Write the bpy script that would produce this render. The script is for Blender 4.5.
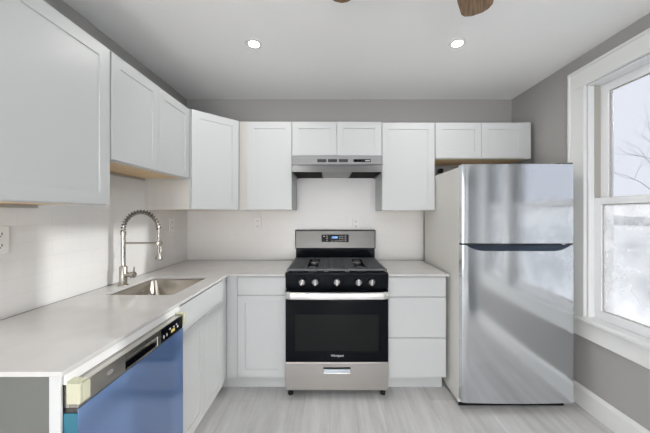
import bpy, bmesh, math, random
from mathutils import Vector, Matrix

for o in list(bpy.data.objects):
    bpy.data.objects.remove(o)
scene = bpy.context.scene
COL = scene.collection
R = math.radians

# ------------------------------------------------------------------ camera
cam_d = bpy.data.cameras.new('camera')
cam_d.sensor_width = 36.0
cam_d.lens = 275.0 / 650.0 * 36.0
cam_d.shift_x = -5.0 / 650.0
cam_d.shift_y = -2.5 / 650.0
cam_d.clip_start = 0.02
cam_d.clip_end = 400
cam = bpy.data.objects.new('camera', cam_d)
cam.location = (0, 0, 1.345)
cam.rotation_euler = (R(90), 0, 0)
COL.objects.link(cam)
scene.camera = cam

# ------------------------------------------------------------------ world, sun, exposure
world = bpy.data.worlds.new('overcast_sky')
scene.world = world
world.use_nodes = True
wn = world.node_tree.nodes
wl = world.node_tree.links
wn.clear()
wo = wn.new('ShaderNodeOutputWorld')
wb = wn.new('ShaderNodeBackground')
wc = wn.new('ShaderNodeTexCoord')
ws = wn.new('ShaderNodeSeparateXYZ')
wr = wn.new('ShaderNodeValToRGB')
wr.color_ramp.elements[0].position = 0.45
wr.color_ramp.elements[0].color = (0.93, 0.93, 0.97, 1)
wr.color_ramp.elements[1].position = 0.8
wr.color_ramp.elements[1].color = (0.80, 0.87, 1.0, 1)
wl.new(wc.outputs['Generated'], ws.inputs[0])
wl.new(ws.outputs['Z'], wr.inputs[0])
wl.new(wr.outputs[0], wb.inputs['Color'])
wb.inputs['Strength'].default_value = 2.4
wl.new(wb.outputs[0], wo.inputs[0])

sun_d = bpy.data.lights.new('sun', 'SUN')
sun_d.energy = 4.8
sun_d.color = (1.0, 0.95, 0.88)
sun_d.angle = R(1.6)
sun = bpy.data.objects.new('sun', sun_d)
sun.rotation_euler = Vector((-3.23, 0.27, -0.904)).to_track_quat('-Z', 'Y').to_euler()
sun.location = (6, -0.5, 3)
COL.objects.link(sun)

LAMP = 270.0        # strength of the recessed ceiling lamps
FILL_GLOBE = 34.0       # strength of the unseen globe fill lamps added behind the camera
scene.view_settings.view_transform = 'Standard'
scene.view_settings.look = 'None'
scene.view_settings.gamma = 1.0
scene.view_settings.use_curve_mapping = False
scene.view_settings.exposure = 0.75

# ------------------------------------------------------------------ materials
def mat(name, col, rough=0.5, metal=0.0, spec=0.5, coat=0.0, aniso=0.0):
    m = bpy.data.materials.new(name)
    m.use_nodes = True
    b = m.node_tree.nodes['Principled BSDF']
    b.inputs['Base Color'].default_value = (*col, 1)
    b.inputs['Roughness'].default_value = rough
    b.inputs['Metallic'].default_value = metal
    b.inputs['Specular IOR Level'].default_value = spec
    b.inputs['Coat Weight'].default_value = coat
    b.inputs['Coat Roughness'].default_value = 0.05
    b.inputs['Anisotropic'].default_value = aniso
    return m

def nodes(m):
    nt = m.node_tree
    return nt, nt.nodes['Principled BSDF'], nt.nodes.new, nt.links.new

def noise_bump(m, scale, strength, dist=0.002, stretch=(1, 1, 1)):
    nt, b, new, link = nodes(m)
    tc = new('ShaderNodeTexCoord'); mp = new('ShaderNodeMapping')
    mp.inputs['Scale'].default_value = stretch
    n = new('ShaderNodeTexNoise'); n.inputs['Scale'].default_value = scale
    bp = new('ShaderNodeBump'); bp.inputs['Strength'].default_value = strength
    bp.inputs['Distance'].default_value = dist
    link(tc.outputs['Object'], mp.inputs[0]); link(mp.outputs[0], n.inputs['Vector'])
    link(n.outputs['Fac'], bp.inputs['Height']); link(bp.outputs[0], b.inputs['Normal'])
    return m

def noise_colour(m, c0, c1, scale, stretch=(1, 1, 1), lo=0.35, hi=0.65, detail=4):
    nt, b, new, link = nodes(m)
    tc = new('ShaderNodeTexCoord'); mp = new('ShaderNodeMapping')
    mp.inputs['Scale'].default_value = stretch
    n = new('ShaderNodeTexNoise'); n.inputs['Scale'].default_value = scale
    n.inputs['Detail'].default_value = detail
    r = new('ShaderNodeValToRGB')
    r.color_ramp.elements[0].position = lo; r.color_ramp.elements[0].color = (*c0, 1)
    r.color_ramp.elements[1].position = hi; r.color_ramp.elements[1].color = (*c1, 1)
    link(tc.outputs['Object'], mp.inputs[0]); link(mp.outputs[0], n.inputs['Vector'])
    link(n.outputs['Fac'], r.inputs[0]); link(r.outputs[0], b.inputs['Base Color'])
    return m

M = {}
M['cabinet'] = noise_bump(mat('white_cabinet_paint', (0.572, 0.586, 0.588), 0.38), 60, 0.03)
M['cabinet_side'] = noise_colour(mat('cream_cabinet_side', (0.74, 0.70, 0.62), 0.5), (0.58, 0.565, 0.53), (0.55, 0.535, 0.495), 3, (6, 6, 0.6))
M['plywood'] = noise_colour(mat('raw_plywood', (0.6, 0.42, 0.24), 0.6), (0.80, 0.60, 0.36), (0.68, 0.48, 0.27), 6, (10, 1, 10))
M['quartz'] = noise_colour(mat('quartz', (0.7, 0.69, 0.67), 0.17), (0.57, 0.565, 0.555), (0.61, 0.605, 0.595), 9, lo=0.3, hi=0.7)
M['wall'] = noise_bump(mat('grey_wall_paint', (0.40, 0.39, 0.38), 0.55), 180, 0.05)
M['ceiling'] = noise_bump(mat('ceiling_paint', (0.87, 0.87, 0.86), 0.8), 120, 0.05)
M['door'] = mat('added_door_paint', (.055, .062, .07), .45)  # only for the added door that darkens the refrigerator's reflection
M['knee'] = mat('grey_wall_paint_shaded', (.14, .147, .137), .6)  # wall grey darkened, shade at the counter end put into the colour
M['rear_paint'] = mat('white_rear_paint', (.78, .78, .77), .6)
M['trim'] = noise_bump(mat('white_trim_paint', (0.80, 0.81, 0.80), 0.35), 40, 0.05, stretch=(1, .2, 1))
M['vinyl'] = mat('white_vinyl', (0.82, 0.83, 0.84), 0.35)
M['vinyl_grey'] = mat('grey_vinyl_track', (0.42, 0.40, 0.36), 0.5)
def steel(name, col, rough, stretch):
    m = noise_bump(mat(name, col, rough, 1.0), 60, 0.05, 0.0006, stretch)
    return m
M['steel'] = steel('brushed_steel', (0.52, 0.50, 0.475), 0.28, (1, 40, 40))
M['guard_steel'] = steel('guard_steel', (0.115, 0.113, 0.107), 0.3, (1, 40, 40))
M['fridge'] = steel('fridge_steel', (0.66, 0.685, 0.71), 0.13, (0.6, 0.6, 6))
M['steel_dark'] = steel('dark_steel', (0.20, 0.19, 0.18), 0.28, (1, 1, 40))
M['panel_steel'] = steel('panel_steel', (0.60, 0.58, 0.54), 0.24, (1, 1, 40))
M['basin'] = steel('basin_steel', (0.47, 0.44, 0.39), 0.24, (1, 30, 1))
M['fridge_side'] = noise_bump(mat('grey_beige_enamel', (0.70, 0.69, 0.65), 0.25), 300, 0.03)
M['nickel'] = mat('brushed_nickel', (0.44, 0.41, 0.365), 0.26, 1.0)
M['pull'] = mat('pale_blue_steel', (.60, .66, .74), .4, .5)
M['handle_steel'] = mat('satin_handle_steel', (.72, .71, .69), .42, .85)
M['knob_steel'] = mat('satin_nickel', (0.30, 0.28, 0.25), 0.3, 1.0)
M['spring'] = mat('dark_spring_steel', (0.07, 0.065, 0.06), 0.3, 1.0)
M['knob'] = mat('smoked_chrome', (0.14, 0.14, 0.145), 0.28, 1.0)
M['chrome'] = mat('chrome', (0.75, 0.75, 0.76), 0.15, 1.0)
M['black_gloss'] = mat('black_glass', (0.003, 0.004, 0.006), 0.07, 0, 0.10)
M['black_enamel'] = mat('black_enamel', (0.005, 0.006, 0.009), 0.14, 0, 0.14)
M['iron'] = noise_bump(mat('cast_iron', (0.085, 0.09, 0.10), 0.38), 200, 0.15)
M['black_plastic'] = mat('black_plastic', (0.010, 0.010, 0.013), 0.35, 0, 0.15)
M['rack'] = mat('oven_rack', (0.16, 0.17, 0.16), 0.4, 0.8)
M['oven_window'] = mat('oven_window', (0.010, 0.013, 0.012), 0.08, 0, 0.12)
M['film'] = mat('blue_film', (0.15, 0.25, 0.48), 0.10, 0.3, 0.8, 0.6)
M['film_edge'] = mat('teal_film', (0.05, 0.20, 0.28), 0.2, 0.25)
M['foam'] = noise_bump(mat('cream_foam', (0.52, 0.52, 0.39), 0.8), 150, 0.2)
M['white_plastic'] = mat('white_plastic', (0.80, 0.80, 0.78), 0.35)
M['dark_slot'] = mat('dark_slot', (0.03, 0.03, 0.03), 0.6)
M['ink_white'] = mat('white_print', (0.85, 0.85, 0.86), 0.4)
M['ink_grey'] = mat('grey_print', (0.42, 0.41, 0.40), 0.4)
M['yellow'] = mat('yellow_sticker', (0.75, 0.63, 0.18), 0.5)
M['rubber'] = mat('black_rubber', (0.012, 0.012, 0.012), 0.6)
M['aluminium'] = noise_bump(mat('hood_steel', (0.25, 0.25, 0.255), 0.38, 1.0), 60, 0.06, 0.0006, (1, 40, 40))
M['filter'] = noise_bump(mat('filter_mesh', (0.006, 0.006, 0.006), 0.7, 0.0, 0.1), 300, 0.5)
M['vent_dark'] = mat('vent_dark', (.07, .07, .07), .5)
M['lens'] = mat('frosted_lens', (0.36, 0.36, 0.355), 0.5)
M['fan_wood'] = noise_colour(mat('fan_wood', (0.2, 0.13, 0.08), 0.45), (0.27, 0.175, 0.10), (0.14, 0.085, 0.05), 12, (1, 9, 1))
M['hazy_bark'] = mat('hazy_bark', (0.40, 0.39, 0.39), 0.9)  # paled, outdoor haze put into the bark colour
M['snow'] = noise_colour(mat('pale_winter_lawn', (0.6, 0.6, 0.6), 0.9), (0.78, 0.79, 0.80), (0.58, 0.60, 0.60), 0.35)
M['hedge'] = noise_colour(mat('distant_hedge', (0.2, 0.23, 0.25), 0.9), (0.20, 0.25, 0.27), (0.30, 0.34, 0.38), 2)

def emit(name, col, s):
    m = bpy.data.materials.new(name); m.use_nodes = True
    nt = m.node_tree; nt.nodes.clear()
    o = nt.nodes.new('ShaderNodeOutputMaterial'); e = nt.nodes.new('ShaderNodeEmission')
    e.inputs[0].default_value = (*col, 1); e.inputs[1].default_value = s
    nt.links.new(e.outputs[0], o.inputs[0])
    return m
M['lamp'] = emit('lamp_lens', (1.0, 0.98, 0.95), LAMP)
M['globe'] = emit('fill_globe', (1.0, 0.975, 0.95), FILL_GLOBE)
M['display'] = emit('clock_digits', (0.25, 0.5, 1.0), 2.0)

def glass(name, veil, tint=(1, 1, 1)):
    m = bpy.data.materials.new(name); m.use_nodes = True
    nt = m.node_tree; nt.nodes.clear(); N = nt.nodes.new; L = nt.links.new
    o = N('ShaderNodeOutputMaterial'); t = N('ShaderNodeBsdfTransparent'); t.inputs[0].default_value = (*tint, 1)
    g = N('ShaderNodeBsdfGlossy'); g.inputs['Roughness'].default_value = 0.02
    f = N('ShaderNodeFresnel'); f.inputs[0].default_value = 1.12
    x = N('ShaderNodeMixShader'); L(f.outputs[0], x.inputs[0]); L(t.outputs[0], x.inputs[1]); L(g.outputs[0], x.inputs[2])
    d = N('ShaderNodeBsdfTranslucent'); d.inputs[0].default_value = (0.95, 0.95, 0.95, 1)
    y = N('ShaderNodeMixShader')
    if isinstance(veil, float):
        y.inputs[0].default_value = veil
    else:                                   # condensation: patchy milky bloom on the pane
        tc = N('ShaderNodeTexCoord'); n = N('ShaderNodeTexNoise'); n.inputs['Scale'].default_value = 5; n.inputs['Detail'].default_value = 8
        mr = N('ShaderNodeMapRange'); mr.inputs['From Min'].default_value = .3; mr.inputs['From Max'].default_value = .7
        mr.inputs['To Min'].default_value = veil[0]; mr.inputs['To Max'].default_value = veil[1]
        L(tc.outputs['Object'], n.inputs['Vector']); L(n.outputs['Fac'], mr.inputs['Value']); L(mr.outputs[0], y.inputs[0])
    L(x.outputs[0], y.inputs[1]); L(d.outputs[0], y.inputs[2]); L(y.outputs[0], o.inputs[0])
    return m
M['glass'] = glass('dimmed_pane', 0.015, (0.445, 0.455, 0.47))  # grey tint added to dim the bright view outside
M['glass_clear'] = glass('clear_pane', 0.0)
M['glass_misty'] = glass('misty_pane', (0.06, 0.18), (0.39, 0.395, 0.40))  # condensation on the pane, plus a tint added to dim the daylight

def brick_mat(name, axes, bw, rh, mortar, c1, c2, cm, rough, bump, offs=0.5, streak=None, squash=None):
    m = mat(name, c1, rough)
    nt, b, new, link = nodes(m)
    tc = new('ShaderNodeTexCoord'); sp = new('ShaderNodeSeparateXYZ'); cb = new('ShaderNodeCombineXYZ')
    link(tc.outputs['Object'], sp.inputs[0])
    link(sp.outputs[axes[0]], cb.inputs[0]); link(sp.outputs[axes[1]], cb.inputs[1])
    bt = new('ShaderNodeTexBrick')
    bt.inputs['Scale'].default_value = 1.0
    bt.inputs['Brick Width'].default_value = bw; bt.inputs['Row Height'].default_value = rh
    bt.inputs['Mortar Size'].default_value = mortar; bt.inputs['Mortar Smooth'].default_value = 0.3
    bt.offset = offs
    bt.inputs['Color1'].default_value = (*c1, 1); bt.inputs['Color2'].default_value = (*c2, 1)
    bt.inputs['Mortar'].default_value = (*cm, 1)
    link(cb.outputs[0], bt.inputs['Vector'])
    col = bt.outputs['Color']
    if streak:
        mp = new('ShaderNodeMapping'); mp.inputs['Scale'].default_value = streak
        n = new('ShaderNodeTexNoise'); n.inputs['Scale'].default_value = 3.0; n.inputs['Detail'].default_value = 7
        n.inputs['Roughness'].default_value = 0.65
        link(tc.outputs['Object'], mp.inputs[0]); link(mp.outputs[0], n.inputs['Vector'])
        r = new('ShaderNodeValToRGB')
        r.color_ramp.elements[0].position = 0.3; r.color_ramp.elements[0].color = (0.74, 0.73, 0.72, 1)
        r.color_ramp.elements[1].position = 0.7; r.color_ramp.elements[1].color = (1.08, 1.08, 1.08, 1)
        link(n.outputs['Fac'], r.inputs[0])
        mx = new('ShaderNodeMix'); mx.data_type = 'RGBA'; mx.blend_type = 'MULTIPLY'; mx.inputs[0].default_value = 1
        link(col, mx.inputs[6]); link(r.outputs[0], mx.inputs[7]); col = mx.outputs[2]
    link(col, b.inputs['Base Color'])
    bp = new('ShaderNodeBump'); bp.invert = True
    bp.inputs['Strength'].default_value = bump; bp.inputs['Distance'].default_value = 0.002
    link(bt.outputs['Fac'], bp.inputs['Height']); link(bp.outputs[0], b.inputs['Normal'])
    return m
M['tile_back'] = brick_mat('subway_tile_back', ('X', 'Z'), .152, .076, .0022, (.77, .765, .75), (.76, .755, .74), (.735, .73, .715), .26, .18)
M['tile_left'] = brick_mat('subway_tile_left', ('Y', 'Z'), .152, .076, .0022, (.77, .765, .75), (.76, .755, .74), (.735, .73, .715), .26, .18)
M['floor'] = brick_mat('grey_oak_planks', ('Y', 'X'), 1.22, .18, .0012, (.71, .71, .71), (.57, .57, .57), (.46, .46, .46), .42, .3, 0.37, streak=(4.5, 0.45, 1))

# ------------------------------------------------------------------ mesh helpers
class MB:
    def __init__(s):
        s.bm = bmesh.new()
    def box(s, x0, x1, y0, y1, z0, z1):
        v = [s.bm.verts.new(p) for p in ((x0,y0,z0),(x1,y0,z0),(x1,y1,z0),(x0,y1,z0),(x0,y0,z1),(x1,y0,z1),(x1,y1,z1),(x0,y1,z1))]
        for f in ((0,3,2,1),(4,5,6,7),(0,1,5,4),(1,2,6,5),(2,3,7,6),(3,0,4,7)):
            s.bm.faces.new([v[i] for i in f])
        return s
    def prism(s, pts, axis, a0, a1):
        """pts: polygon in the two other axes (cyclic order y,z / x,z / x,y), extruded along axis."""
        def P(p, a):
            if axis == 'x': return (a, p[0], p[1])
            if axis == 'y': return (p[0], a, p[1])
            return (p[0], p[1], a)
        A = [s.bm.verts.new(P(p, a0)) for p in pts]; B = [s.bm.verts.new(P(p, a1)) for p in pts]
        n = len(pts)
        s.bm.faces.new(A); s.bm.faces.new(B[::-1])
        for i in range(n):
            s.bm.faces.new([A[i], B[i], B[(i+1) % n], A[(i+1) % n]])
        return s
    def tube(s, path, r, seg=10, cap=True, up=None):
        path = [Vector(p) for p in path]; n = len(path)
        rr = r if isinstance(r, (list, tuple)) else [r]*n
        rings = []; prev = None
        for i, p in enumerate(path):
            d = (path[min(i+1, n-1)] - path[max(i-1, 0)]).normalized()
            if prev is None:
                ref = Vector((0, 0, 1)) if abs(d.z) < 0.9 else Vector((1, 0, 0))
                a = d.cross(ref).normalized()
            else:
                a = (prev - d*prev.dot(d)).normalized()
            prev = a; b = d.cross(a)
            rings.append([s.bm.verts.new(p + (a*math.cos(t)+b*math.sin(t))*rr[i]) for t in [2*math.pi*k/seg for k in range(seg)]])
        for i in range(n-1):
            for k in range(seg):
                s.bm.faces.new([rings[i][k], rings[i][(k+1)%seg], rings[i+1][(k+1)%seg], rings[i+1][k]])
        if cap:
            s.bm.faces.new(rings[0][::-1]); s.bm.faces.new(rings[-1])
        return s
    def lathe(s, prof, o, axis='z', seg=24, cap=True):
        """prof: (radius, height) list along axis from origin o."""
        o = Vector(o)
        ax = {'z': (Vector((1,0,0)), Vector((0,1,0)), Vector((0,0,1))), 'y': (Vector((0,0,1)), Vector((1,0,0)), Vector((0,1,0))),
              'x': (Vector((0,1,0)), Vector((0,0,1)), Vector((1,0,0)))}[axis]
        rings = [[s.bm.verts.new(o + ax[0]*(r*math.cos(2*math.pi*k/seg)) + ax[1]*(r*math.sin(2*math.pi*k/seg)) + ax[2]*h) for k in range(seg)] for r, h in prof]
        for i in range(len(rings)-1):
            for k in range(seg):
                s.bm.faces.new([rings[i][k], rings[i][(k+1)%seg], rings[i+1][(k+1)%seg], rings[i+1][k]])
        if cap:
            s.bm.faces.new(rings[0][::-1]); s.bm.faces.new(rings[-1])
        return s
    def cells(s, us, vs, empty, axis, a0, a1):
        """slab made of a grid of cells (us x vs) with some cells left empty; axis is the thin one."""
        def P(u, v, a):
            return {'x': (a, u, v), 'y': (u, a, v), 'z': (u, v, a)}[axis]
        nu, nv = len(us)-1, len(vs)-1
        F = lambda i, j: 0 <= i < nu and 0 <= j < nv and (i, j) not in empty
        cache = {}
        def V(i, j, k):
            if (i, j, k) not in cache:
                cache[(i, j, k)] = s.bm.verts.new(P(us[i], vs[j], (a0, a1)[k]))
            return cache[(i, j, k)]
        for i in range(nu):
            for j in range(nv):
                if not F(i, j): continue
                s.bm.faces.new([V(i,j,0), V(i,j+1,0), V(i+1,j+1,0), V(i+1,j,0)])
                s.bm.faces.new([V(i,j,1), V(i+1,j,1), V(i+1,j+1,1), V(i,j+1,1)])
                if not F(i-1, j): s.bm.faces.new([V(i,j,0), V(i,j,1), V(i,j+1,1), V(i,j+1,0)])
                if not F(i+1, j): s.bm.faces.new([V(i+1,j,0), V(i+1,j+1,0), V(i+1,j+1,1), V(i+1,j,1)])
                if not F(i, j-1): s.bm.faces.new([V(i,j,0), V(i+1,j,0), V(i+1,j,1), V(i,j,1)])
                if not F(i, j+1): s.bm.faces.new([V(i,j+1,0), V(i,j+1,1), V(i+1,j+1,1), V(i+1,j+1,0)])
        return s
    def obj(s, name, material, parent=None, bevel=0.0, smooth=False, loc=None, rot=None, bseg=2):
        bmesh.ops.recalc_face_normals(s.bm, faces=s.bm.faces[:])
        me = bpy.data.meshes.new(name); s.bm.to_mesh(me); s.bm.free()
        me.materials.append(material)
        if smooth:
            me.polygons.foreach_set('use_smooth', [True]*len(me.polygons))
            try: me.set_sharp_from_angle(angle=R(40))
            except Exception: pass
        o = bpy.data.objects.new(name, me); COL.objects.link(o)
        if parent: o.parent = parent
        if loc: o.location = loc
        if rot: o.rotation_euler = rot
        if bevel:
            b = o.modifiers.new('bevel', 'BEVEL'); b.width = bevel; b.segments = bseg; b.limit_method = 'ANGLE'
            b.angle_limit = R(30)
        return o

def tag(o, label, cat, group=None):
    o['label'] = label; o['category'] = cat
    if group: o['group'] = group
    return o
def thing(name, label, cat, loc=(0,0,0), rz=0.0, group=None):
    o = bpy.data.objects.new(name, None); COL.objects.link(o)
    o.empty_display_size = 0.1
    o.location = loc; o.rotation_euler = (0, 0, rz)
    return tag(o, label, cat, group)
def structure(o):
    o['kind'] = 'structure'; return o
def struct_empty(name, loc=(0,0,0)):
    o = bpy.data.objects.new(name, None); COL.objects.link(o); o.location = loc
    return structure(o)
def box(name, m, b, parent=None, bevel=0.0):
    return MB().box(*b).obj(name, m, parent, bevel)
def rrect(x0, x1, y0, y1, r, n=5):
    pts = []
    for cx, cy, a0 in ((x1-r, y1-r, 0), (x0+r, y1-r, 90), (x0+r, y0+r, 180), (x1-r, y0+r, 270)):
        for k in range(n+1):
            a = R(a0 + 90*k/n); pts.append((cx + r*math.cos(a), cy + r*math.sin(a)))
    return pts
def text_mesh(name, body, size, m, parent, mw, extrude=0.0004):
    cu = bpy.data.curves.new(name, 'FONT'); cu.body = body; cu.size = size; cu.extrude = extrude
    cu.align_x = 'CENTER'; cu.align_y = 'CENTER'
    t = bpy.data.objects.new(name, cu); COL.objects.link(t)
    bpy.context.view_layer.update()
    me = bpy.data.meshes.new_from_object(t.evaluated_get(bpy.context.evaluated_depsgraph_get()))
    bpy.data.objects.remove(t); bpy.data.curves.remove(cu)
    me.name = name; me.materials.clear(); me.materials.append(m)
    o = bpy.data.objects.new(name, me); COL.objects.link(o)
    o.parent = parent; o.matrix_local = mw
    return o
FRONT = lambda x, y, z: Matrix.Translation((x, y, z)) @ Matrix.Rotation(R(90), 4, 'X')      # reads from -Y

# ------------------------------------------------------------------ room shell
XL, XR, YB, YF, H = -1.39, 1.763, 2.67, -2.5, 2.455
T = 0.18
structure(box('floor', M['floor'], (XL-T, XR+T, YF-T, YB+T, -0.12, 0)))
structure(box('ceiling', M['ceiling'], (XL-T, XR+T, YF-T, YB+T, H, H+0.12)))
wall_back = structure(box('wall_back', M['wall'], (XL-T, XR+T, YB, YB+T, 0, H)))
wall_left = structure(box('wall_left', M['wall'], (XL-T, XL, YF, YB, 0, H)))
# right wall with two window openings, rear wall with one added for fill light
WY0, WY1, WZ0, WZ1 = 0.985, 1.885, 0.62, 2.23
W3Y0, W3Y1 = 0.43, 0.857
structure(MB().cells([YF, W3Y0, W3Y1, WY0, WY1, YB], [0, WZ0, WZ1, H], {(1, 1), (3, 1)}, 'x', XR, XR+T).obj('wall_right', M['wall']))
RX0, RX1, RZ0, RZ1 = -1.15, 1.50, 0.13, 2.2
structure(MB().cells([XL-T, RX0, RX1, XR+T], [0, RZ0, RZ1, H], {(1, 1)}, 'y', YF-T, YF).obj('wall_rear', M['wall']))
structure(box('baseboard_right', M['trim'], (XR-0.016, XR-0.0005, YF+.02, YB-.002, 0, 0.125), None, 0.002))
MBt = MB().prism([(XR-0.001, .125), (XR-0.016, .125), (XR-0.011, .137), (XR-0.006, .148), (XR-0.001, .148)], 'y', YF+.02, YB-.002)
structure(MBt.obj('trim_1', M['trim']))
structure(box('baseboard_back', M['trim'], (0.9, XR-.02, YB-.016, YB-.0005, 0, 0.145), None, 0.003))

# tile backsplash, part of each wall
MB().cells([XL+.009, -.32, .44, .905], [.902, 1.385, 1.835], {(0, 1), (2, 1)}, 'y', YB-.008, YB-.0002).obj('tile_backsplash', M['tile_back'], wall_back)
MB().cells([.30, 1.317, 2.058, YB-.001], [.902, 1.388, 1.61], {(0, 1), (2, 1)}, 'x', XL+.0002, XL+.008).obj('tile_backsplash', M['tile_left'], wall_left)

# ------------------------------------------------------------------ windows
def window(name, y0, y1, c0=.128, c1=.128, h0=.03, h1=.03):
    """double-hung window in the right wall, opening y0..y1."""
    w = struct_empty(name, (XR, (y0+y1)/2, WZ0))
    o = Vector(w.location)
    def p(nm, m, bxs, bev=0.002):
        mb = MB()
        for b in bxs:
            mb.box(b[0]-o.x, b[1]-o.x, b[2]-o.y, b[3]-o.y, b[4]-o.z, b[5]-o.z)
        return mb.obj(nm, m, w, bev)
    c = 0.128; e0 = y0-c0; e1 = y1+c1
    cs = [(XR-.02, XR-.0005, e0, e1, WZ1, WZ1+c)]; bd = [(XR-.027, XR-.019, e0, e1, WZ1+c-.02, WZ1+c), (XR-.024, XR-.019, y0-.014, y1+.014, WZ1, WZ1+.014)]
    if c1: cs.append((XR-.02, XR-.0005, y1, e1, WZ0, WZ1)); bd += [(XR-.027, XR-.019, e1-.02, e1, WZ0, WZ1+c-.02), (XR-.024, XR-.019, y1, y1+.014, WZ0, WZ1)]
    if c0: cs.append((XR-.02, XR-.0005, e0, y0, WZ0, WZ1)); bd += [(XR-.027, XR-.019, e0, e0+.02, WZ0, WZ1+c-.02), (XR-.024, XR-.019, y0-.014, y0, WZ0, WZ1)]
    p('casing', M['trim'], cs, 0.004)
    p('casing_bead', M['trim'], bd, 0.003)
    p('stool', M['trim'], [(XR-.048, XR+.05, e0-h0, e1+h1, WZ0-.006, WZ0+.022)], 0.006)
    p('apron', M['trim'], [(XR-.02, XR-.0005, e0, e1, WZ0-.125, WZ0-.0065)], 0.004)
    J = .012
    p('jamb', M['vinyl'], [(XR+.0005, XR+T-.01, y1-J, y1-.0005, WZ0+.022, WZ1-.0005), (XR+.0005, XR+T-.01, y0+.0005, y0+J, WZ0+.022, WZ1-.0005), (XR+.0005, XR+T-.01, y0+J, y1-J, WZ1-J, WZ1-.0005), (XR+.051, XR+T-.01, y0+.0005, y1-.0005, WZ0+.0005, WZ0+.022)], 0.001)
    # balance track beside the upper sash
    p('track', M['vinyl_grey'], [(XR+.036, XR+.076, y1-J-.003, y1-J-.0002, 1.456, WZ1-J), (XR+.036, XR+.076, y0+J+.0002, y0+J+.003, 1.456, WZ1-J)], 0)
    a0, a1 = y0+J+.001, y1-J-.001
    def sash(nm, x0, x1, z0, z1, st, bot, top, gm):
        s = p(nm, M['vinyl'], [])
        bpy.data.objects.remove(s)
        s = MB().cells([a0-o.y, a0+st-o.y, a1-st-o.y, a1-o.y], [z0-o.z, z0+bot-o.z, z1-top-o.z, z1-o.z], {(1, 1)}, 'x', x0-o.x, x1-o.x).obj(nm, M['vinyl'], w, 0.003)
        xm = (x0+x1)/2-o.x
        g = MB().box(xm-.002, xm+.002, a0+st-.004-o.y, a1-st+.004-o.y, z0+bot-.004-o.z, z1-top+.004-o.z).obj('pane', gm, s)
        MB().cells([a0+st-o.y, a0+st+.006-o.y, a1-st-.006-o.y, a1-st-o.y], [z0+bot-o.z, z0+bot+.006-o.z, z1-top-.006-o.z, z1-top-o.z], {(1, 1)}, 'x', xm-.008, xm-.003).obj('glazing_bead', M['dark_slot'] if False else M['vinyl_grey'], s)
        return s
    sash('lower_sash', XR+.037, XR+.073, WZ0+.0225, 1.454, .046, .058, .044, M['glass_misty'])
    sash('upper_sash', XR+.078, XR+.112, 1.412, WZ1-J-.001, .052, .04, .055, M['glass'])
    MB().lathe([(.012, 0), (.012, .018), (.006, .022)], (XR+.055-o.x, (y0+y1)/2-o.y, 1.4545-o.z), 'z', 12).obj('sash_lock', M['vinyl'], w)
    return w
window('window_1', WY0, WY1, h0=0)
window('window_2', W3Y0, W3Y1, c1=0, h1=0)
# wide rear window, unseen, added to let in fill light
w = struct_empty('fill_window', (0.2, YF, RZ0)); o = Vector(w.location)
def rp(nm, m, bxs, bev=.003):
    mb = MB()
    for b in bxs: mb.box(b[0]-o.x, b[1]-o.x, b[2]-o.y, b[3]-o.y, b[4]-o.z, b[5]-o.z)
    return mb.obj(nm, m, w, bev)
rp('casing', M['trim'], [(RX0-.12, RX0, YF+.0005, YF+.02, RZ0, RZ1), (RX1, RX1+.12, YF+.0005, YF+.02, RZ0, RZ1), (RX0-.12, RX1+.12, YF+.0005, YF+.02, RZ1, RZ1+.12), (RX0-.12, RX1+.12, YF+.0005, YF+.02, RZ0-.12, RZ0)])
s = MB().cells([RX0-o.x, RX0+.07-o.x, .16-o.x, .24-o.x, RX1-.07-o.x, RX1-o.x], [0, .07, .82, .88, RZ1-.07-RZ0, RZ1-RZ0], {(1, 1), (3, 1), (1, 3), (3, 3)}, 'y', -.11, -.06).obj('sash', M['vinyl'], w, .003)
MB().box(RX0+.02-o.x, RX1-.02-o.x, -.087, -.083, .02, RZ1-.02-RZ0).obj('pane', M['glass_clear'], s)

# unseen dark door in the right wall, added to darken the refrigerator's reflection
DY0, DY1 = -.74, .16
d = struct_empty('added_door', (XR, (DY0+DY1)/2, 0)); dc = (DY0+DY1)/2
m = MB().cells([DY0-dc, DY0+.12-dc, -.05, .05, DY1-.12-dc, DY1-dc], [.008, .22, .92, 1.06, 1.88, 2.02], {(1, 1), (3, 1), (1, 3), (3, 3)}, 'x', -.034, -.0175)
m.box(-.0174, -.0165, DY0-dc+.01, DY1-dc-.01, .02, 2.0)
m.obj('door_leaf', M['door'], d, .003)
MB().box(-.022, -.0168, DY0-.07-dc, DY0-.003-dc, .0, 2.09).box(-.022, -.0168, DY1+.003-dc, DY1+.07-dc, .0, 2.09).box(-.022, -.0168, DY0-.003-dc, DY1+.003-dc, 2.025, 2.09).obj('door_casing', M['trim'], d, .003)
MB().lathe([(.024, 0), (.024, -.006), (.010, -.010), (.010, -.035), (.026, -.045), (.026, -.06), (.012, -.068)], (-.035, DY0+.06-dc, .98), 'x', 20).obj('door_handle', M['nickel'], d, smooth=True)

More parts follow.
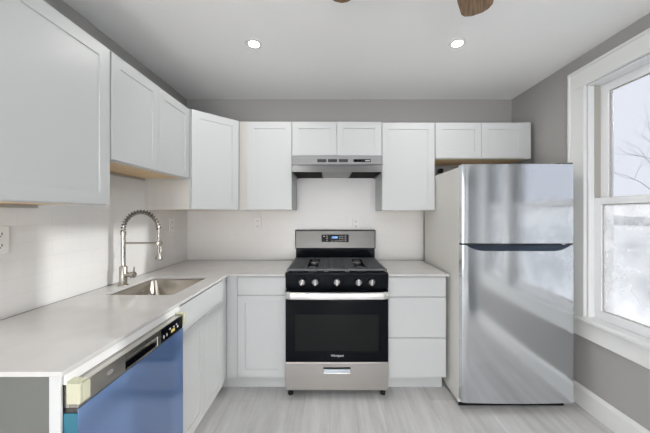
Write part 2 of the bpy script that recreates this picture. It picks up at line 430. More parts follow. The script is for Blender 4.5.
# ------------------------------------------------------------------ outside
structure(box('ground', M['snow'], (-60, 90, -60, 90, -0.9, -0.8)))
def bare_tree(loc, h, seed, label):
    rnd = random.Random(seed)
    t = thing('bare_tree', label, 'tree', loc, 0, 'leafless trees outside')
    mb = MB(); tr = MB()
    def grow(p, d, L, r, depth, b):
        n = 4; pts = [p]; rs = [r]
        for k in range(n):
            d = (d + Vector((rnd.uniform(-.16, .16), rnd.uniform(-.16, .16), rnd.uniform(-.04, .12)))).normalized()
            pts.append(pts[-1] + d*L/n); rs.append(r*(1 - .45*(k+1)/n))
        b.tube(pts, rs, 6 if depth < 2 else 4, cap=False)
        if depth >= 5: return
        for k in range(3 if depth < 4 else 2):
            q = pts[-1] if k == 0 else pts[rnd.choice((2, 3))]
            a = rnd.uniform(0, 2*math.pi); s = rnd.uniform(.5, .95)
            nd = (d + Vector((math.cos(a)*s, math.sin(a)*s, rnd.uniform(-.15, .35)))).normalized()
            grow(q, nd, L*rnd.uniform(.62, .8), rs[-1]*.8, depth+1, mb)
    grow(Vector((0, 0, 0)), Vector((0, 0, 1)), h*.3, h*.011, 0, tr)
    tr.obj('trunk', M['hazy_bark'], t, smooth=True); mb.obj('branches', M['hazy_bark'], t, smooth=True)
bare_tree((13.9, 11.2, -.8), 9.5, 3, 'nearer leafless tree with spreading twigs seen through the upper window pane')
bare_tree((23.5, 18.5, -.8), 13.0, 8, 'farther leafless tree standing on the pale lawn outside the window')
rnd = random.Random(5)
mb = MB()
for k in range(46):
    x = 62 + rnd.uniform(-4, 4); y = 20 + k*1.2
    r = rnd.uniform(1.4, 2.6)
    mb.lathe([(r*math.sin(a)*rnd.uniform(.8, 1.15), r*.42*(1-math.cos(a))*rnd.uniform(.95, 1.05)) for a in (0.3, .8, 1.3, 1.8, 2.3, 2.8)], (x, y, -.9), 'z', 9)
hd = mb.obj('hedge', M['hedge'], None, smooth=True)
hd['kind'] = 'stuff'; tag(hd, 'low blue-grey line of shrubs at the far edge of the lawn outside', 'hedge')

# ------------------------------------------------------------------ cabinets
def shaker(mb, x0, x1, z0, z1, fr=0.057, y0=0.0, y1=0.019, rec=0.006):
    mb.cells([x0, x0+fr, x1-fr, x1], [z0, z0+fr, z1-fr, z1], {(1, 1)}, 'y', y0, y1)
    mb.box(x0+fr-.004, x1-fr+.004, y0+rec, y1-.002, z0+fr-.004, z1-fr+.004)
    return mb
G = 0.0016
def upper(label, loc, rz, w, h, d, doors, fillers=(), side=None, rail=True, name='wall_cabinet'):
    t = thing(name, label, 'cabinet', loc, rz, 'white wall cabinets')
    b = MB()
    b.box(0, .016, .021, d, 0, h); b.box(w-.016, w, .021, d, 0, h)          # sides
    b.box(.016, w-.016, .021, d, h-.016, h)                                  # top
    b.box(.016, w-.016, d-.008, d, .03, h-.016)                              # back
    b.cells([.016, .04, w-.04, w-.016], [0, .035, h-.04, h-.016], {(1, 1)}, 'y', .021, .039)   # face frame
    b.obj('carcass', side or M['cabinet'], t, 0.0008)
    MB().box(.017, w-.017, .039, d-.009, .003, .014).obj('bottom_panel', M['plywood'], t)
    if rail:
        MB().box(.03, w-.03, d-.028, d-.010, -.014, .0028).obj('mounting_rail', M['steel'], t, .001)
    for x0, x1 in doors:
        shaker(MB(), x0+G, x1-G, .004, h-.006).obj('door', M['cabinet'], t, 0.0012)
    for x0, x1 in fillers:
        MB().box(x0, x1, .015, .0205, 0, h).obj('filler_strip', M['cabinet_side'] if rail is False and x0 < .01 else M['cabinet'], t, .001)
    return t
UF = -1.05          # front plane of the wall cabinets on the left wall
UD = UF - XL - .001
UY = 2.33           # front plane of the wall cabinets on the back wall
UB = YB - UY - .001
L90 = R(90)
upper('large white wall cabinet at the left edge, nearest, hanging over the counter end', (UF, .706, 1.386), L90, .608, .748, UD, [(0, .608)])
upper('white double-door wall cabinet raised above the faucet, tan underside', (UF, 1.317, 1.605), L90, .742, .528, UD, [(.004, .372), (.372, .738)])
# diagonal corner cabinet
def diagonal():
    t = thing('corner_wall_cabinet', 'white corner wall cabinet with one door set diagonally between the two walls', 'cabinet', (UF, 2.06, 1.378), 0, 'white wall cabinets')
    ex = -.78 - UF; ey = UY - 2.06; bx = XL + .001 - UF; by = YB - .001 - 2.06
    h = .755
    pent = [(0, 0), (ex, ey), (ex, by), (bx, by), (bx, 0)]
    inner = [(-.006, .012), (ex-.016, ey+.012), (ex-.016, by-.01), (bx+.01, by-.01), (bx+.01, .012)]
    b = MB()
    b.prism(pent, 'z', h-.016, h)
    b.prism([(bx, 0), (0, 0), (-.01, .016), (bx, .016)], 'z', 0, h-.016)
    b.prism([(ex, ey), (ex, by), (ex-.016, by), (ex-.016, ey-.008)], 'z', 0, h-.016)
    b.prism([(0, 0), (ex, ey), (ex-.012, ey+.012), (-.012, .012)], 'z', 0, .035)
    b.prism([(0, 0), (ex, ey), (ex-.012, ey+.012), (-.012, .012)], 'z', h-.05, h-.016)
    b.prism([(0, 0), (.022, .022*ey/ex), (.01, .034), (-.012, .012)], 'z', .035, h-.05)
    b.obj('carcass', M['cabinet'], t, .0008)
    MB().prism(inner, 'z', .003, .014).obj('bottom_panel', M['plywood'], t)
    L = math.hypot(ex, ey); a = math.atan2(ey, ex)
    d = shaker(MB(), .006, L-.004, .004, h-.006).obj('door', M['cabinet'], t, .0012)
    n = Vector((math.sin(a), -math.cos(a), 0))*.0215
    d.location = n; d.rotation_euler = (0, 0, a)
    sd = MB().box(bx+.001, -.002, -.0032, -.0004, .001, .226).obj('side_panel', M['cabinet_side'], t)
diagonal()
upper('narrow white wall cabinet just left of the range hood, cream filler strip', (-.776, UY, 1.378), 0, .452, .755, UB, [(.072, .452)], [(0, .070)], rail=False)
upper('short white double-door wall cabinet directly above the range hood', (-.322, UY, 1.836), 0, .761, .297, UB, [(0, .3805), (.3805, .761)], rail=False)
upper('tall single-door white wall cabinet right of the range hood', (.441, UY, 1.374), 0, .448, .752, UB, [(0, .448)], rail=False)
upper('short white double-door wall cabinet over the stainless refrigerator', (.892, UY, 1.815), 0, .82, .311, UB, [(0, .392), (.392, .76)], [(.762, .82)])

def base(label, loc, rz, w, d, fronts, toe=0.0, filler=None, z0=.114, z1=.8835):
    """fronts: (kind, x0, x1, z0, z1)"""
    t = thing('base_cabinet', label, 'cabinet', loc, rz, 'white base cabinets')
    b = MB()
    b.box(0, .016, .021, d, z0, z1); b.box(w-.016, w, .021, d, z0, z1)
    b.box(.016, w-.016, .021, d, z0, z0+.016); b.box(.016, w-.016, d-.008, d, z0+.016, z1)
    b.cells([.016, .04, w-.04, w-.016], [z0+.016, z0+.05, z1-.04, z1], {(1, 1)}, 'y', .021, .039)
    b.obj('carcass', M['cabinet'], t, .0008)
    MB().box(toe, w, .078, .092, 0, z0-.0005).obj('toe_kick', M['cabinet'], t, .001)
    for k, x0, x1, a, c in fronts:
        if k == 'door': shaker(MB(), x0+G, x1-G, a, c).obj('door', M['cabinet'], t, .0012)
        elif k == 'drawer': MB().box(x0+G, x1-G, 0, .019, a, c).obj('drawer_front', M['cabinet'], t, .0015)
        else: MB().box(x0, x1, .010, .0205, a, c).obj('filler_strip', M['cabinet'], t, .001)
    return t
BY = 2.063
SX = -.765
base('white base cabinet under the sink, long false drawer over two doors', (SX, 1.39, 0), L90, .672, SX-XL-.01, [('drawer', .004, .56, .725, .872), ('door', .004, .283, .12, .722), ('door', .283, .56, .12, .722), ('filler', .562, .672, .114, .8835)])
base('white base cabinet left of the stove with one drawer above one door', (-.742, BY, 0), 0, .41, YB-BY-.01, [('filler', -.036, .043, .114, .8835), ('drawer', .046, .41, .737, .872), ('door', .046, .41, .12, .734)], toe=-.10)
base('white three-drawer base cabinet between the stove and refrigerator', (.436, BY, 0), 0, .436, YB-BY-.01, [('drawer', 0, .436, .724, .872), ('drawer', 0, .436, .417, .720), ('drawer', 0, .436, .12, .413)])
# panel and grey knee wall closing the near end of the left run
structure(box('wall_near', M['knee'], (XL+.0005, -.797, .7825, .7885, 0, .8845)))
tag(box('end_panel', M['cabinet'], (-.7965, -.764, .779, .787, 0, .8845), None, .0015), 'narrow white upright strip at the near counter end beside the dishwasher', 'panel')

# ------------------------------------------------------------------ countertops
def slab(name, outer, hole, z0, z1):
    bm = bmesh.new(); es = []
    for loop in ([outer] + ([hole] if hole else [])):
        vs = [bm.verts.new((x, y, z0)) for x, y in loop]
        es += [bm.edges.new((vs[i], vs[(i+1) % len(vs)])) for i in range(len(vs))]
    bmesh.ops.triangle_fill(bm, use_beauty=True, use_dissolve=True, edges=es)
    r = bmesh.ops.extrude_face_region(bm, geom=bm.faces[:])
    bmesh.ops.translate(bm, vec=(0, 0, z1-z0), verts=[v for v in r['geom'] if isinstance(v, bmesh.types.BMVert)])
    m = MB(); m.bm.free(); m.bm = bm
    return m.obj(name, M['quartz'], None, .0018)
CX, CY = -.755, 2.022
SKX0, SKX1, SKY0, SKY1 = -1.25, -.862, 1.512, 1.945
g = .012
tag(slab('countertop', [(XL+.0085, .775), (CX, .775), (CX, CY-g), (CX+g*.3, CY-g*.3), (CX+g, CY), (-.331, CY), (-.331, YB-.0085), (XL+.0085, YB-.0085)],
    rrect(SKX0, SKX1, SKY0, SKY1, .022), .885, .90), 'pale grey L-shaped quartz countertop with the sink, left of the stove', 'countertop', 'quartz countertops')
tag(slab('countertop', [(.430, CY), (.878, CY), (.878, YB-.0085), (.430, YB-.0085)], None, .885, .90), 'short pale quartz countertop between the stove and the refrigerator', 'countertop', 'quartz countertops')

tag(MB().box(-.776, -.758, .79, 1.388, .8535, .8845).obj('support_rail', M['trim'], None, .001), 'long white strip under the counter edge directly above the dishwasher', 'trim')

# sink
def sink():
    t = thing('sink', 'undermount stainless steel kitchen sink in front of the faucet', 'sink', ((SKX0+SKX1)/2, (SKY0+SKY1)/2, .69))
    o = t.location
    bm = bmesh.new(); rings = []
    for inset, z, r in ((-.012, .8842, .03), (-.002, .8842, .022), (.003, .878, .03), (.012, .72, .06), (.026, .700, .07), (.05, .695, .07)):
        rings.append([bm.verts.new((x-o.x, y-o.y, z-o.z)) for x, y in rrect(SKX0+inset, SKX1-inset, SKY0+inset, SKY1-inset, r, 6)])
    for a, b in zip(rings, rings[1:]):
        n = len(a)
        for i in range(n): bm.faces.new([a[i], a[(i+1) % n], b[(i+1) % n], b[i]])
    bm.faces.new(rings[-1])
    m = MB(); m.bm.free(); m.bm = bm
    b = m.obj('basin', M['basin'], t, smooth=True)
    s = b.modifiers.new('solid', 'SOLIDIFY'); s.thickness = .0012; s.offset = 1
    MB().lathe([(.042, 0), (.040, .003), (.030, .003), (.028, .001), (.004, .001)], (0, 0, .0052), 'z', 24).obj('drain', M['chrome'], t, smooth=True)
sink()

# faucet: spring pull-down
def faucet():
    fx, fy = -1.293, 1.72
    t = thing('faucet', 'tall brushed nickel spring faucet with pull-down spray head behind the sink', 'faucet', (fx, fy, .9003))
    MB().lathe([(.027, 0), (.027, .006), (.022, .010), (.022, .115), (.020, .118)], (0, 0, 0), 'z', 24).obj('base', M['nickel'], t, smooth=True)
    MB().lathe([(.0125, .118), (.0125, .31), (.016, .312), (.016, .335), (.012, .337)], (0, 0, 0), 'z', 20).obj('column', M['nickel'], t, smooth=True)
    # hose along the arch
    x1 = .222; rad = x1/2
    path = [(0, 0, .33 + .02*k/3) for k in range(3)]
    top = []
    for k in range(25):
        a = math.pi - math.pi*k/24
        top.append((rad + rad*math.cos(a), 0, .345 + rad*math.sin(a)*1.02))
    path += top + [(x1, 0, .345 - .04*k) for k in range(1, 5)]
    MB().tube(path, .0062, 10).obj('hose', M['nickel'], t, smooth=True)
    # spring: helix round the arch
    P = [Vector(p) for p in ([(0, 0, .315 + .03*k/4) for k in range(4)] + top)]
    cum = [0]
    for a, b in zip(P, P[1:]): cum.append(cum[-1] + (b-a).length)
    turns = 21; N = turns*14; hp = []
    for i in range(N+1):
        s = cum[-1]*i/N; k = max(j for j in range(len(cum)) if cum[j] <= s+1e-9); k = min(k, len(P)-2)
        f = (s-cum[k])/(cum[k+1]-cum[k]); p = P[k].lerp(P[k+1], f); d = (P[k+1]-P[k]).normalized()
        nrm = Vector((0, 1, 0)); bn = d.cross(nrm)
        a = 2*math.pi*turns*i/N
        hp.append(p + (nrm*math.cos(a) + bn*math.sin(a))*.0125)
    MB().tube(hp, .0025, 6).obj('spring', M['spring'], t, smooth=True)
    # holder arm and ring
    MB().tube([(.01, 0, .263), (.225, 0, .263)], .006, 12).obj('holder_arm', M['nickel'], t, smooth=True)
    MB().lathe([(.017, 0), (.019, .002), (.019, .018), (.017, .020), (.0115, .020), (.0115, 0), (.017, 0)], (x1, 0, .253), 'z', 20, cap=False).obj('holder_ring', M['nickel'], t, smooth=True)
    h = MB().lathe([(.017, 0), (.020, .003), (.0195, .010), (.0115, .030), (.0085, .045), (.0085, .13), (.007, .14)], (x1, 0, .160), 'z', 20).obj('spray_head', M['knob_steel'], t, smooth=True)
    MB().box(x1+.010, x1+.017, -.006, .006, .20, .245).obj('trigger', M['nickel'], h, .002)
    v = MB().lathe([(.015, 0), (.015, .028), (.019, .030), (.019, .052), (.015, .056)], (.018, 0, .065), 'x', 18).obj('valve', M['nickel'], t, smooth=True)
    MB().tube([(.062, 0, .065), (.066, -.002, .085), (.070, -.004, .115)], [.0055, .005, .004], 8).obj('lever', M['nickel'], v, smooth=True)
faucet()

# ------------------------------------------------------------------ dishwasher
def dishwasher():
    y0, y1 = .791, 1.352; xf, xb = -.724, -.768
    t = thing('dishwasher', 'stainless dishwasher with blue protective film still on its door', 'dishwasher', (xf, (y0+y1)/2, 0))
    ox, oy = t.location.x, t.location.y
    def b(x0, x1, a, c, z0, z1): return (x0-ox, x1-ox, a-oy, c-oy, z0, z1)
    box('tub', M['steel_dark'], b(XL+.03, xb-.002, y0+.004, y1-.004, .10, .862), t, .002)
    box('kick_plate', M['black_plastic'], b(xb-.06, xb-.045, y0+.004, y1-.004, 0, .0995), t, .001)
    box('door_panel', M['steel_dark'], b(xb, xf-.001, y0+.001, y1-.001, .112, .785), t, .002)
    # control panel with the pocket handle cut in it
    pz = [.786, .7905, .828, .852]; py = [y0-oy, .975-oy, 1.155-oy, y1-oy]
    m = MB().cells(py, pz, {(1, 1)}, 'x', xf-.026-ox, xf-ox)
    cp = m.obj('control_panel', M['panel_steel'], t, .0025)
    MB().box(xb-ox, xf-.0265-ox, y0-oy, y1-oy, .786, .852).obj('panel_back', M['panel_steel'], t, .001)
    MB().prism([(xf-.0262-ox, .7907), (xf-.006-ox, .7907), (xf-.0262-ox, .80)], 'y', .9755-oy, 1.1545-oy).obj('pocket_handle', M['black_enamel'], t)
    MB().box(xf+.0001-ox, xf+.0007-ox, 1.18-oy, y1-.004-oy, .790, .848).obj('key_strip', M['black_enamel'], cp)
    for k, (yy, z, wd, ht, c) in enumerate([(1.218, .803, .007, .013, 'ink_white'), (1.240, .804, .007, .012, 'ink_white'), (1.275, .803, .030, .014, 'yellow'), (1.262, .823, .012, .006, 'ink_white'), (1.292, .822, .010, .005, 'ink_white'), (1.325, .808, .009, .009, 'ink_white'), (1.315, .824, .008, .005, 'ink_white')]):
        MB().box(xf+.0008-ox, xf+.0013-ox, yy-.024-oy, yy-.024+wd-oy, z, z+ht).obj('sticker' if c == 'yellow' else 'button', M[c], cp)
    # small oval maker's badge with three strokes
    mb = MB()
    ring = [(xf+.0006-ox, .905+.012*math.cos(a)-oy, .825+.006*math.sin(a)) for a in [2*math.pi*k/20 for k in range(21)]]
    mb.tube(ring, .0007, 5)
    for q in (-.005, 0, .005):
        mb.tube([(xf+.0006-ox, .905+q-.0012-oy, .8215), (xf+.0006-ox, .905+q+.0012-oy, .8285)], .0007, 5)
    mb.obj('badge', M['ink_grey'], cp)
    # film over the door front, folded round the near edge
    MB().box(xf-.0005-ox, xf+.0012-ox, y0-.001-oy, y1+.001-oy, .115, .7845).obj('protective_film', M['film'], t, .0005)
    MB().box(xb+.002-ox, xf-.0006-ox, y0-.0022-oy, y0+.0006-oy, .115, .772).obj('film_edge', M['film_edge'], t)
dishwasher()
def foam(y0, y1, side, label):
    xf, xb = -.724, -.768
    o = Vector((xf, (y0+y1)/2, .81))
    mb = MB()
    mb.box(xf+.0016-o.x, xf+.013-o.x, y0-o.y, y1-o.y, -.007, .047)               # front lip
    mb.box(xb+.006-o.x, xf+.0016-o.x, y0-o.y, y1-o.y, .0425, .052)                # over the top edge
    if side < 0: mb.box(xb+.018-o.x, xf+.013-o.x, y0-.010-o.y, y0-o.y, -.007, .052)
    else: mb.box(xb+.018-o.x, xf+.013-o.x, y1-o.y, y1+.010-o.y, -.007, .052)
    bmesh.ops.remove_doubles(mb.bm, verts=mb.bm.verts[:], dist=.0001)
    t = mb.obj('foam_corner_protector', M['foam'], None, .003); t.location = o
    tag(t, label, 'packaging', 'foam corner protectors')
foam(.7905, .818, -1, 'cream foam corner block on the near top corner of the dishwasher door')
foam(1.345, 1.3525, 1, 'cream foam corner block on the far top corner of the dishwasher door')

# ------------------------------------------------------------------ gas range
def gas_range():
    cx = .05; W = .373
    t = thing('gas_range', 'stainless gas range with black oven door between the base cabinets', 'stove', (cx, 2.0, 0))
    def b(x0, x1, y0, y1, z0, z1): return (x0, x1, y0-2, y1-2, z0, z1)
    box('body', M['black_enamel'], b(-W, W, 2.036, 2.64, .06, .895), t, .003)
    # cooktop deck with raised rim
    box('cooktop', M['black_enamel'], b(-W-.004, W+.004, 2.012, 2.565, .895, .917), t, .004)
    # back guard
    bg = MB().prism([(2.572-2, 1.022), (2.640-2, 1.022), (2.640-2, 1.19), (2.588-2, 1.19)], 'x', -.375, .375).obj('back_guard', M['guard_steel'], t, .006)
    box('back_guard_base', M['black_gloss'], b(-.370, .370, 2.580, 2.640, .9, 1.0215), t, .003)
    MB().box(-.378, -.3752, 2.586-2, 2.641-2, 1.02, 1.193).box(.3752, .378, 2.586-2, 2.641-2, 1.02, 1.193).box(-.378, .378, 2.59-2, 2.641-2, 1.1905, 1.194).obj('back_guard_trim', M['black_plastic'], bg)
    tilt = math.atan2(.016, .168)
    def gz(z): return (2.572 + .016*(z-1.022)/.168) - 2
    dz0, dz1 = 1.083, 1.152
    dp = MB().prism([(gz(dz0)-.003, dz0), (gz(dz0)+.004, dz0), (gz(dz1)+.004, dz1), (gz(dz1)-.003, dz1)], 'x', -.130, .126).obj('display_panel', M['black_plastic'], bg, .002)
    rnd = random.Random(2)
    for xx in (-.105, -.078, .042, .066, .095):
        for z in (1.098, 1.117, 1.136):
            if xx in (.066,) or rnd.random() < .85:
                MB().box(xx-.006, xx+.006, gz(z)-.0042, gz(z)-.003, z-.0035, z+.0035).obj('key_legend', M['ink_grey'], dp)
    for xx in (-.03, 0.0, .02):
        MB().box(xx-.006, xx+.006, gz(1.093)-.0042, gz(1.093)-.003, 1.090, 1.096).obj('key_legend', M['ink_grey'], dp)
    text_mesh('clock', '12:00', .026, M['display'], dp, FRONT(-.008, gz(1.125)-.0042, 1.125))
    # front control panel (black) and five knobs
    pf = MB().prism([(2.018-2, .800), (2.05-2, .800), (2.05-2, .894), (2.004-2, .917), (2.000-2, .910)], 'x', -W-.003, W+.003).obj('control_panel', M['black_enamel'], t, .003)
    for kx in (-.253, -.157, -.0, .157, .252):
        cz = .852; yk = 2.006 - 2
        k = MB().lathe([(.030, .012), (.030, .004), (.0265, -.004), (.024, -.022), (.021, -.026)], (kx, yk, cz), 'y', 24).obj('knob', M['knob'], t, smooth=True)
        a = {-.253: R(20)}.get(kx, 0)
        g_ = MB().box(-.006, .006, -.010, 0, -.0225, .0225).obj('knob_grip', M['steel'], k, .003)
        g_.location = (kx, yk-.026, cz); g_.rotation_euler = (0, a, 0)
        # printed tick marks above the knob
        for q in (-.023, .023): MB().box(kx+q-.003, kx+q+.003, .0085, .0105, .884, .890).obj('tick_mark', M['ink_grey'], t)
    # oven door
    od = MB().cells([-W, -.305, .305, W], [.272, .345, .615, .792], {(1, 1)}, 'y', -.004, .035).obj('oven_door', M['black_gloss'], t, .003)
    MB().box(-.306, .306, .004, .008, .344, .616).obj('oven_window', M['oven_window'], od)
    mb = MB()
    for z in (.43, .53):
        for q in range(25): mb.tube([(-.285+.02375*q, .013, z), (-.285+.02375*q, .033, z+.003)], .0016, 5)
        mb.tube([(-.297, .012, z), (.297, .012, z)], .0026, 6)
    mb.obj('oven_rack', M['rack'], od)
    # full-width towel bar handle
    hp = [(-.366, -.034), (-.33, -.046), (-.2, -.052), (0, -.054), (.2, -.052), (.33, -.046), (.366, -.034)]
    m = MB(); rings = []
    for x, y in hp:
        prof = [(y, .737), (y-.009, .742), (y-.011, .760), (y-.009, .782), (y, .787), (y+.014, .785), (y+.014, .739)]
        rings.append([m.bm.verts.new((x, p[0], p[1])) for p in prof])
    for a, c in zip(rings, rings[1:]):
        for i in range(7): m.bm.faces.new([a[i], a[(i+1) % 7], c[(i+1) % 7], c[i]])
    m.bm.faces.new(rings[0]); m.bm.faces.new(rings[-1])
    for x in (-.362, .342): m.box(x, x+.02, -.03, -.0035, .745, .780)
    m.obj('handle', M['handle_steel'], od, .0)
    text_mesh('logo', 'Whirlpool', .022, M['ink_white'], od, FRONT(.003, -.0045, .316))
    # storage drawer with recessed pull
    dr = MB().cells([-W, -.098, .098, W], [.066, .190, .232, .268], {(1, 1)}, 'y', -.006, .030).obj('drawer', M['steel'], t, .003)
    MB().box(-.099, .099, .026, .0295, .189, .233).obj('pull_recess', M['steel_dark'], dr)
    MB().box(-.097, .097, -.0085, .004, .1905, .218).obj('pull_lip', M['pull'], dr, .002)
    # grates: three cast iron sections
    for x0, x1 in ((-.368, -.080), (-.077, .077), (.080, .368)):
        m = MB(); z0, z1 = .928, .940; ya, yb = 2.022-2, 2.555-2; th = .011
        m.box(x0, x1, ya, ya+th, z0, z1); m.box(x0, x1, yb-th, yb, z0, z1)
        m.box(x0, x0+th, ya+th, yb-th, z0, z1); m.box(x1-th, x1, ya+th, yb-th, z0, z1)
        mid = (x0+x1)/2; hole = .048 if x1-x0 > .23 else .0
        if hole: mid = math.copysign(.185, mid)
        for q in range(1, 13):
            yy = ya + (yb-ya)*q/13
            if hole and 2 <= q <= 11:
                m.box(x0+th, mid-hole, yy-.007, yy+.007, z0+.003, z1-.001); m.box(mid+hole, x1-th, yy-.007, yy+.007, z0+.003, z1-.001)
            else:
                m.box(x0+th, x1-th, yy-.007, yy+.007, z0+.003, z1-.001)
        for xx in ((mid-hole, mid+hole) if hole else (mid-.035, mid+.035)):
            m.box(xx-.004, xx+.004, ya+th, yb-th, z0+.002, z1)
        for xx in (x0+.006, x1-.006):
            for yy in (ya+.006, yb-.006): m.box(xx-.005, xx+.005, yy-.005, yy+.005, .9172, z0)
        m.obj('grate', M['iron'], t, .0)
    for bx_, by_, rr in ((-.185, 2.15, .045), (-.185, 2.42, .036), (0, 2.29, .05), (.185, 2.15, .045), (.185, 2.42, .036)):
        bb = MB().lathe([(rr, 0), (rr, .006), (rr*.9, .009)], (bx_, by_-2, .9172), 'z', 24).obj('burner', M['steel'], t, smooth=True)
        MB().lathe([(rr*.75, 0), (rr*.75, .005), (rr*.65, .007)], (bx_, by_-2, .9264), 'z', 24).obj('burner_cap', M['iron'], bb, smooth=True)
    for x in (-.345, .345):
        MB().lathe([(.020, 0), (.020, .018), (.010, .020), (.010, .064)], (x, 2.06-2, 0), 'z', 16).obj('foot', M['rubber'], t, smooth=True)
        MB().lathe([(.018, 0), (.018, .018), (.010, .020), (.010, .062)], (x, 2.58-2, 0), 'z', 16).obj('foot', M['rubber'], t, smooth=True)
gas_range()

# ------------------------------------------------------------------ range hood
def hood():
    cx = .0585
    t = thing('range_hood', 'stainless under-cabinet range hood above the stove', 'range hood', (cx, 2.3, 1.68))
    w = .377
    box('hood_body', M['aluminium'], (-w, w, 0, .355, .077, .1555), t, .003)
    # flared visor: narrower at the front, open underneath
    def ring(hw, y, z): return [(-hw, y, z), (hw, y, z)]
    m = MB(); bm = m.bm
    pts = {}
    for n, (hw, y, z) in {'a': (w, -.004, .079), 'b': (w-.006, -.055, .062), 'c': (w-.012, -.072, .006), 'd': (w-.012, -.062, .006), 'e': (w-.010, -.047, .055)}.items():
        pts[n] = (bm.verts.new((-hw, y, z)), bm.verts.new((hw, y, z)))
    for p, q in ('ab', 'bc', 'cd', 'de'):
        bm.faces.new([pts[p][0], pts[p][1], pts[q][1], pts[q][0]])
    for s in (0, 1):
        sx = (-1, 1)[s]
        k = [bm.verts.new((sx*w, .355, .077)), bm.verts.new((sx*(w-.002), .355, .001))]
        bm.faces.new([pts['a'][s], pts['b'][s], pts['c'][s], k[1], k[0]])
        k2 = [bm.verts.new((sx*(w-.016), .355, .050)), bm.verts.new((sx*(w-.016), .355, .001))]
        bm.faces.new([pts['e'][s], pts['d'][s], k2[1], k2[0]])
        bm.faces.new([pts['c'][s], pts['d'][s], k2[1], k[1]])
    m.obj('visor', M['aluminium'], t, smooth=False)
    box('back_plate', M['aluminium'], (-w+.017, w-.017, .342, .355, .022, .0765), t)
    box('filter', M['filter'], (-w+.018, -.128, -.045, .335, .008, .014), t)
    box('filter', M['filter'], (.122, w-.018, -.045, .335, .008, .014), t)
    box('light_lens', M['lens'], (-.110, .104, -.048, .330, .010, .026), t, .003)
    for x in (-.1265, .1055): MB().box(x, x+.015, -.050, .335, .006, .020).obj('lens_frame', M['aluminium'], t, .001)
    for x in (-.125, -.035, .055):
        v = MB().box(x-.040, x+.036, -.0012, .0, .098, .124).obj('vent_grille', M['black_plastic'], t)
        mb = MB()
        for q in range(4): mb.box(x-.038, x+.034, -.0022, -.0013, .1005+.006*q, .1030+.006*q)
        mb.obj('vent_louver', M['vent_dark'], v)
    sp = MB().box(.138, .282, -.0014, .0, .098, .124).obj('switch_plate', M['black_plastic'], t)
    for x in (.160, .192): MB().box(x-.012, x+.012, -.005, -.0015, .104, .118).obj('rocker_switch', M['black_gloss'], sp, .001)
    MB().box(.236, .275, -.0022, -.0015, .106, .116).obj('switch_label', M['ink_grey'], sp)
hood()

# ------------------------------------------------------------------ refrigerator
def fridge():
    x0, x1 = .896, 1.652; cx = (x0+x1)/2; hw = (x1-x0)/2
    yf = 1.862
    t = thing('refrigerator', 'stainless top-freezer refrigerator standing by the window wall', 'refrigerator', (cx, yf, 0))
    box('cabinet_body', M['fridge_side'], (-hw, hw, .062, .745, .028, 1.672), t, .006)
    box('gasket', M['rubber'], (-hw+.008, hw-.008, .054, .0615, .06, 1.665), t)
    box('kick_grille', M['black_plastic'], (-hw+.01, hw-.01, .07, .085, .0, .0275), t)
    N = 28
    def door(nm, z0, z1, topcut):
        """gently bowed door; the handle scoop is cut from one edge."""
        front = []
        for k in range(N+1):
            u = -1 + 2*k/N
            x = hw*u
            y = -.009*(1-u*u) + (.004 if abs(u) > .99 else 0)
            front.append((x, y))
        outline = front + [(hw, .053), (-hw, .053)]
        m = MB().prism(outline, 'z', z0, z1)
        return m.obj(nm, M['fridge'], t, .0, smooth=True)
    fz = door('freezer_door', 1.1465, 1.682, False)
    fd = door('fridge_door', .066, 1.134, True)
    # dark scoop that forms the grip between the doors
    mb = MB(); top = []; bot = []
    outline = []
    for k in range(N+1):
        u = -1 + 2*k/N
        outline.append((hw*u*.985, -.004*(1-u*u)+.004))
    MB().prism(outline + [(hw*.985, .05), (-hw*.985, .05)], 'z', 1.1345, 1.146).obj('grip_channel', M['rubber'], t)
    # curved dark sheet over the fridge door, grip pocket's shadow in its colour
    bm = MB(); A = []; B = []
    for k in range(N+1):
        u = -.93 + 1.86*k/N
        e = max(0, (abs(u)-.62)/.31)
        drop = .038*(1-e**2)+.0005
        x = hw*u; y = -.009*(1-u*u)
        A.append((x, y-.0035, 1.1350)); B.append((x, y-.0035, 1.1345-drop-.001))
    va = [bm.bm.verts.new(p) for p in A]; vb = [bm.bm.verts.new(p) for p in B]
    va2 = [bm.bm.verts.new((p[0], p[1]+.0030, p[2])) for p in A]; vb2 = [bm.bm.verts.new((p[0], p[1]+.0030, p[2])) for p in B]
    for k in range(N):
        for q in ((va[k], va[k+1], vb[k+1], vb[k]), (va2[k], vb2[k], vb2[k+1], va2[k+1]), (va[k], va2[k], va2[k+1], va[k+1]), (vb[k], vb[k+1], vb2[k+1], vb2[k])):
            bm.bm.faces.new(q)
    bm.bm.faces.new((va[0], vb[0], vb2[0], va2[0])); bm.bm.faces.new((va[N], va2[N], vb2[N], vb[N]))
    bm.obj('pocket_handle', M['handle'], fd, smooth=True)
    MB().box(hw-.09, hw-.005, .0, .05, 1.6825, 1.694).obj('hinge_cover', M['steel_dark'], t, .003)
    MB().box(hw-.085, hw-.06, -.004, .003, 1.136, 1.144).obj('hinge_pin', M['chrome'], t, .002)
    for x in (-hw+.06, hw-.06):
        MB().lathe([(.02, 0), (.02, .015), (.01, .0275)], (x, .68, 0), 'z', 14).obj('foot', M['rubber'], t)
M['handle'] = mat('pocket_shadow_blue', (0.035, 0.05, 0.075), 0.22, 0.6)  # dark blue stands in for the shadow inside the grip pocket
fridge()

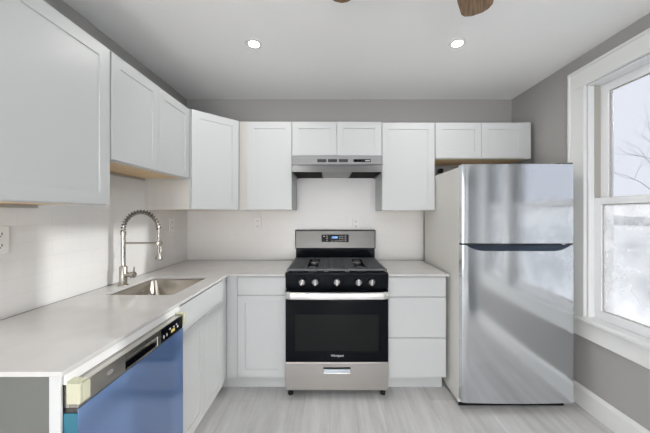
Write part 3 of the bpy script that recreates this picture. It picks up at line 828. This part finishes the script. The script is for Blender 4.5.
# ------------------------------------------------------------------ outlets, plug
def outlet(loc, axis, label):
    """axis 'y': on the back wall; 'x': on the left wall"""
    t = thing('wall_outlet', label, 'outlet', loc, 0 if axis == 'y' else L90, 'wall outlets on the tile')
    MB().box(-.036, .036, -.0055, 0, -.058, .058).obj('cover_plate', M['white_plastic'], t, .003)
    for z in (-.024, .024):
        r = MB().prism(rrect(-.017, .017, z-.016, z+.016, .008, 4), 'y', -.0075, -.0056).obj('receptacle', M['white_plastic'], t)
        MB().box(-.0085, -.0055, -.0082, -.0076, z-.004, z+.008).box(.0055, .0085, -.0082, -.0076, z-.004, z+.007).box(-.003, .003, -.0082, -.0076, z-.011, z-.006).obj('slot', M['dark_slot'], r)
outlet((-.70, YB-.0082, 1.253), 'y', 'white wall outlet on the back tile, under the cabinet left of the hood')
outlet((.252, YB-.0082, 1.25), 'y', 'white wall outlet on the back tile, just above the stove back guard')
outlet((XL+.0082, 1.145, 1.236), 'x', 'white wall outlet on the left tile under the large nearest wall cabinet')
outlet((XL+.0082, 2.40, 1.25), 'x', 'white wall outlet on the left tile beyond the faucet, near the corner')
t = thing('power_plug', 'small black plug on the grey wall above the back of the refrigerator', 'plug', (1.068, YB-.0006, 1.76))
MB().prism(rrect(-.022, .022, -.022, .022, .012, 5), 'y', -.032, 0).obj('plug_body', M['black_plastic'], t, .003)
MB().tube([(0, -.03, -.012), (0, -.042, -.03), (.002, -.044, -.08), (.004, -.035, -.2), (.004, -.03, -.9)], .004, 8).obj('cord', M['black_plastic'], t, smooth=True)

# ------------------------------------------------------------------ recessed lights
def downlight(x, y, label):
    t = thing('recessed_light', label, 'ceiling light', (x, y, H), 0, 'recessed ceiling lights')
    MB().lathe([(.031, -.0055), (.036, -.006), (.054, -.003), (.056, -.0005), (.031, -.0005), (.031, -.0055)], (0, 0, 0), 'z', 32, cap=False).obj('trim_ring', M['white_plastic'], t, smooth=True)
    MB().lathe([(.0305, -.0008), (.0305, -.0040), (.026, -.0046), (.001, -.005)], (0, 0, 0), 'z', 32).obj('lens', M['lamp'], t, smooth=True)
downlight(-.495, 1.79, 'glowing round recessed ceiling light over the left counter side')
downlight(.827, 1.785, 'glowing round recessed ceiling light towards the refrigerator and window')
downlight(-.495, -.2, 'added unseen recessed fill light above and behind the camera, left')  # rear four are unseen, added to even out the brightness
downlight(.827, -.2, 'added unseen recessed fill light above and behind the camera, right')
downlight(-.495, -1.7, 'added unseen recessed fill light at the rear of the room, left')
downlight(.827, -1.7, 'added unseen recessed fill light at the rear of the room, right')

def fill_lamp(x, y, z, label):  # unseen lamps added to lift the room's overall brightness
    t = thing('fill_lamp', label, 'added fill lamp', (x, y, 0), 0, 'added globe fill lamps behind the camera')
    MB().lathe([(.12, 0), (.12, .012), (.02, .022), (.009, .03)], (0, 0, 0), 'z', 28).obj('base', M['nickel'], t, smooth=True)
    MB().lathe([(.009, .03), (.009, z-.17), (.045, z-.165), (.045, z-.13)], (0, 0, 0), 'z', 20).obj('pole', M['nickel'], t, smooth=True)
    MB().lathe([(.002+.14*math.sin(math.pi*k/14), z-.14*math.cos(math.pi*k/14)) for k in range(1, 15)], (0, 0, 0), 'z', 28).obj('globe', M['globe'], t, smooth=True)
fill_lamp(-.85, -1.2, .72, 'added low globe fill lamp, unseen behind the camera on the sink side')
fill_lamp(.15, -1.6, .72, 'added low globe fill lamp, unseen behind the camera near the middle of the room')

# ------------------------------------------------------------------ ceiling fan
def fan():
    t = thing('ceiling_fan', 'ceiling fan with brown wood blades at the top edge', 'ceiling fan', (.374, .706, H))
    MB().lathe([(.05, -.05), (.062, -.03), (.065, -.0005)], (0, 0, 0), 'z', 28).obj('canopy', M['nickel'], t, smooth=True)
    MB().lathe([(.012, -.12), (.012, -.0505)], (0, 0, 0), 'z', 14).obj('downrod', M['nickel'], t, smooth=True)
    MB().lathe([(.03, -.245), (.075, -.235), (.082, -.20), (.075, -.14), (.03, -.1205)], (0, 0, 0), 'z', 28).obj('motor', M['nickel'], t, smooth=True)
    MB().tube([(-.07, .045, -.236), (-.085, .05, -.25), (-.108, .045, -.30), (-.108, .045, -.47)], .0014, 6).lathe([(.002, -.49), (.004, -.486), (.004, -.476), (.002, -.47)], (-.108, .045, 0), 'z', 10).obj('pull_chain', M['chrome'], t, smooth=True)
    pts = [(.10, .035), (.2, .052), (.35, .068), (.42, .070), (.504, .060), (.524, .048), (.535, .02), (.533, -.018), (.520, -.042), (.500, -.056), (.42, -.066), (.35, -.066), (.2, -.052), (.10, -.035)]
    for a in (61.5, 133.5, 205.5, 277.5, 349.5):
        b = MB().prism(pts, 'z', -.258, -.252).obj('blade', M['fan_wood'], t, .002)
        b.rotation_euler = (0, 0, R(a))
        MB().box(.06, .14, -.02, .014, -.2515, -.246).obj('blade_iron', M['nickel'], b, .002)
fan()
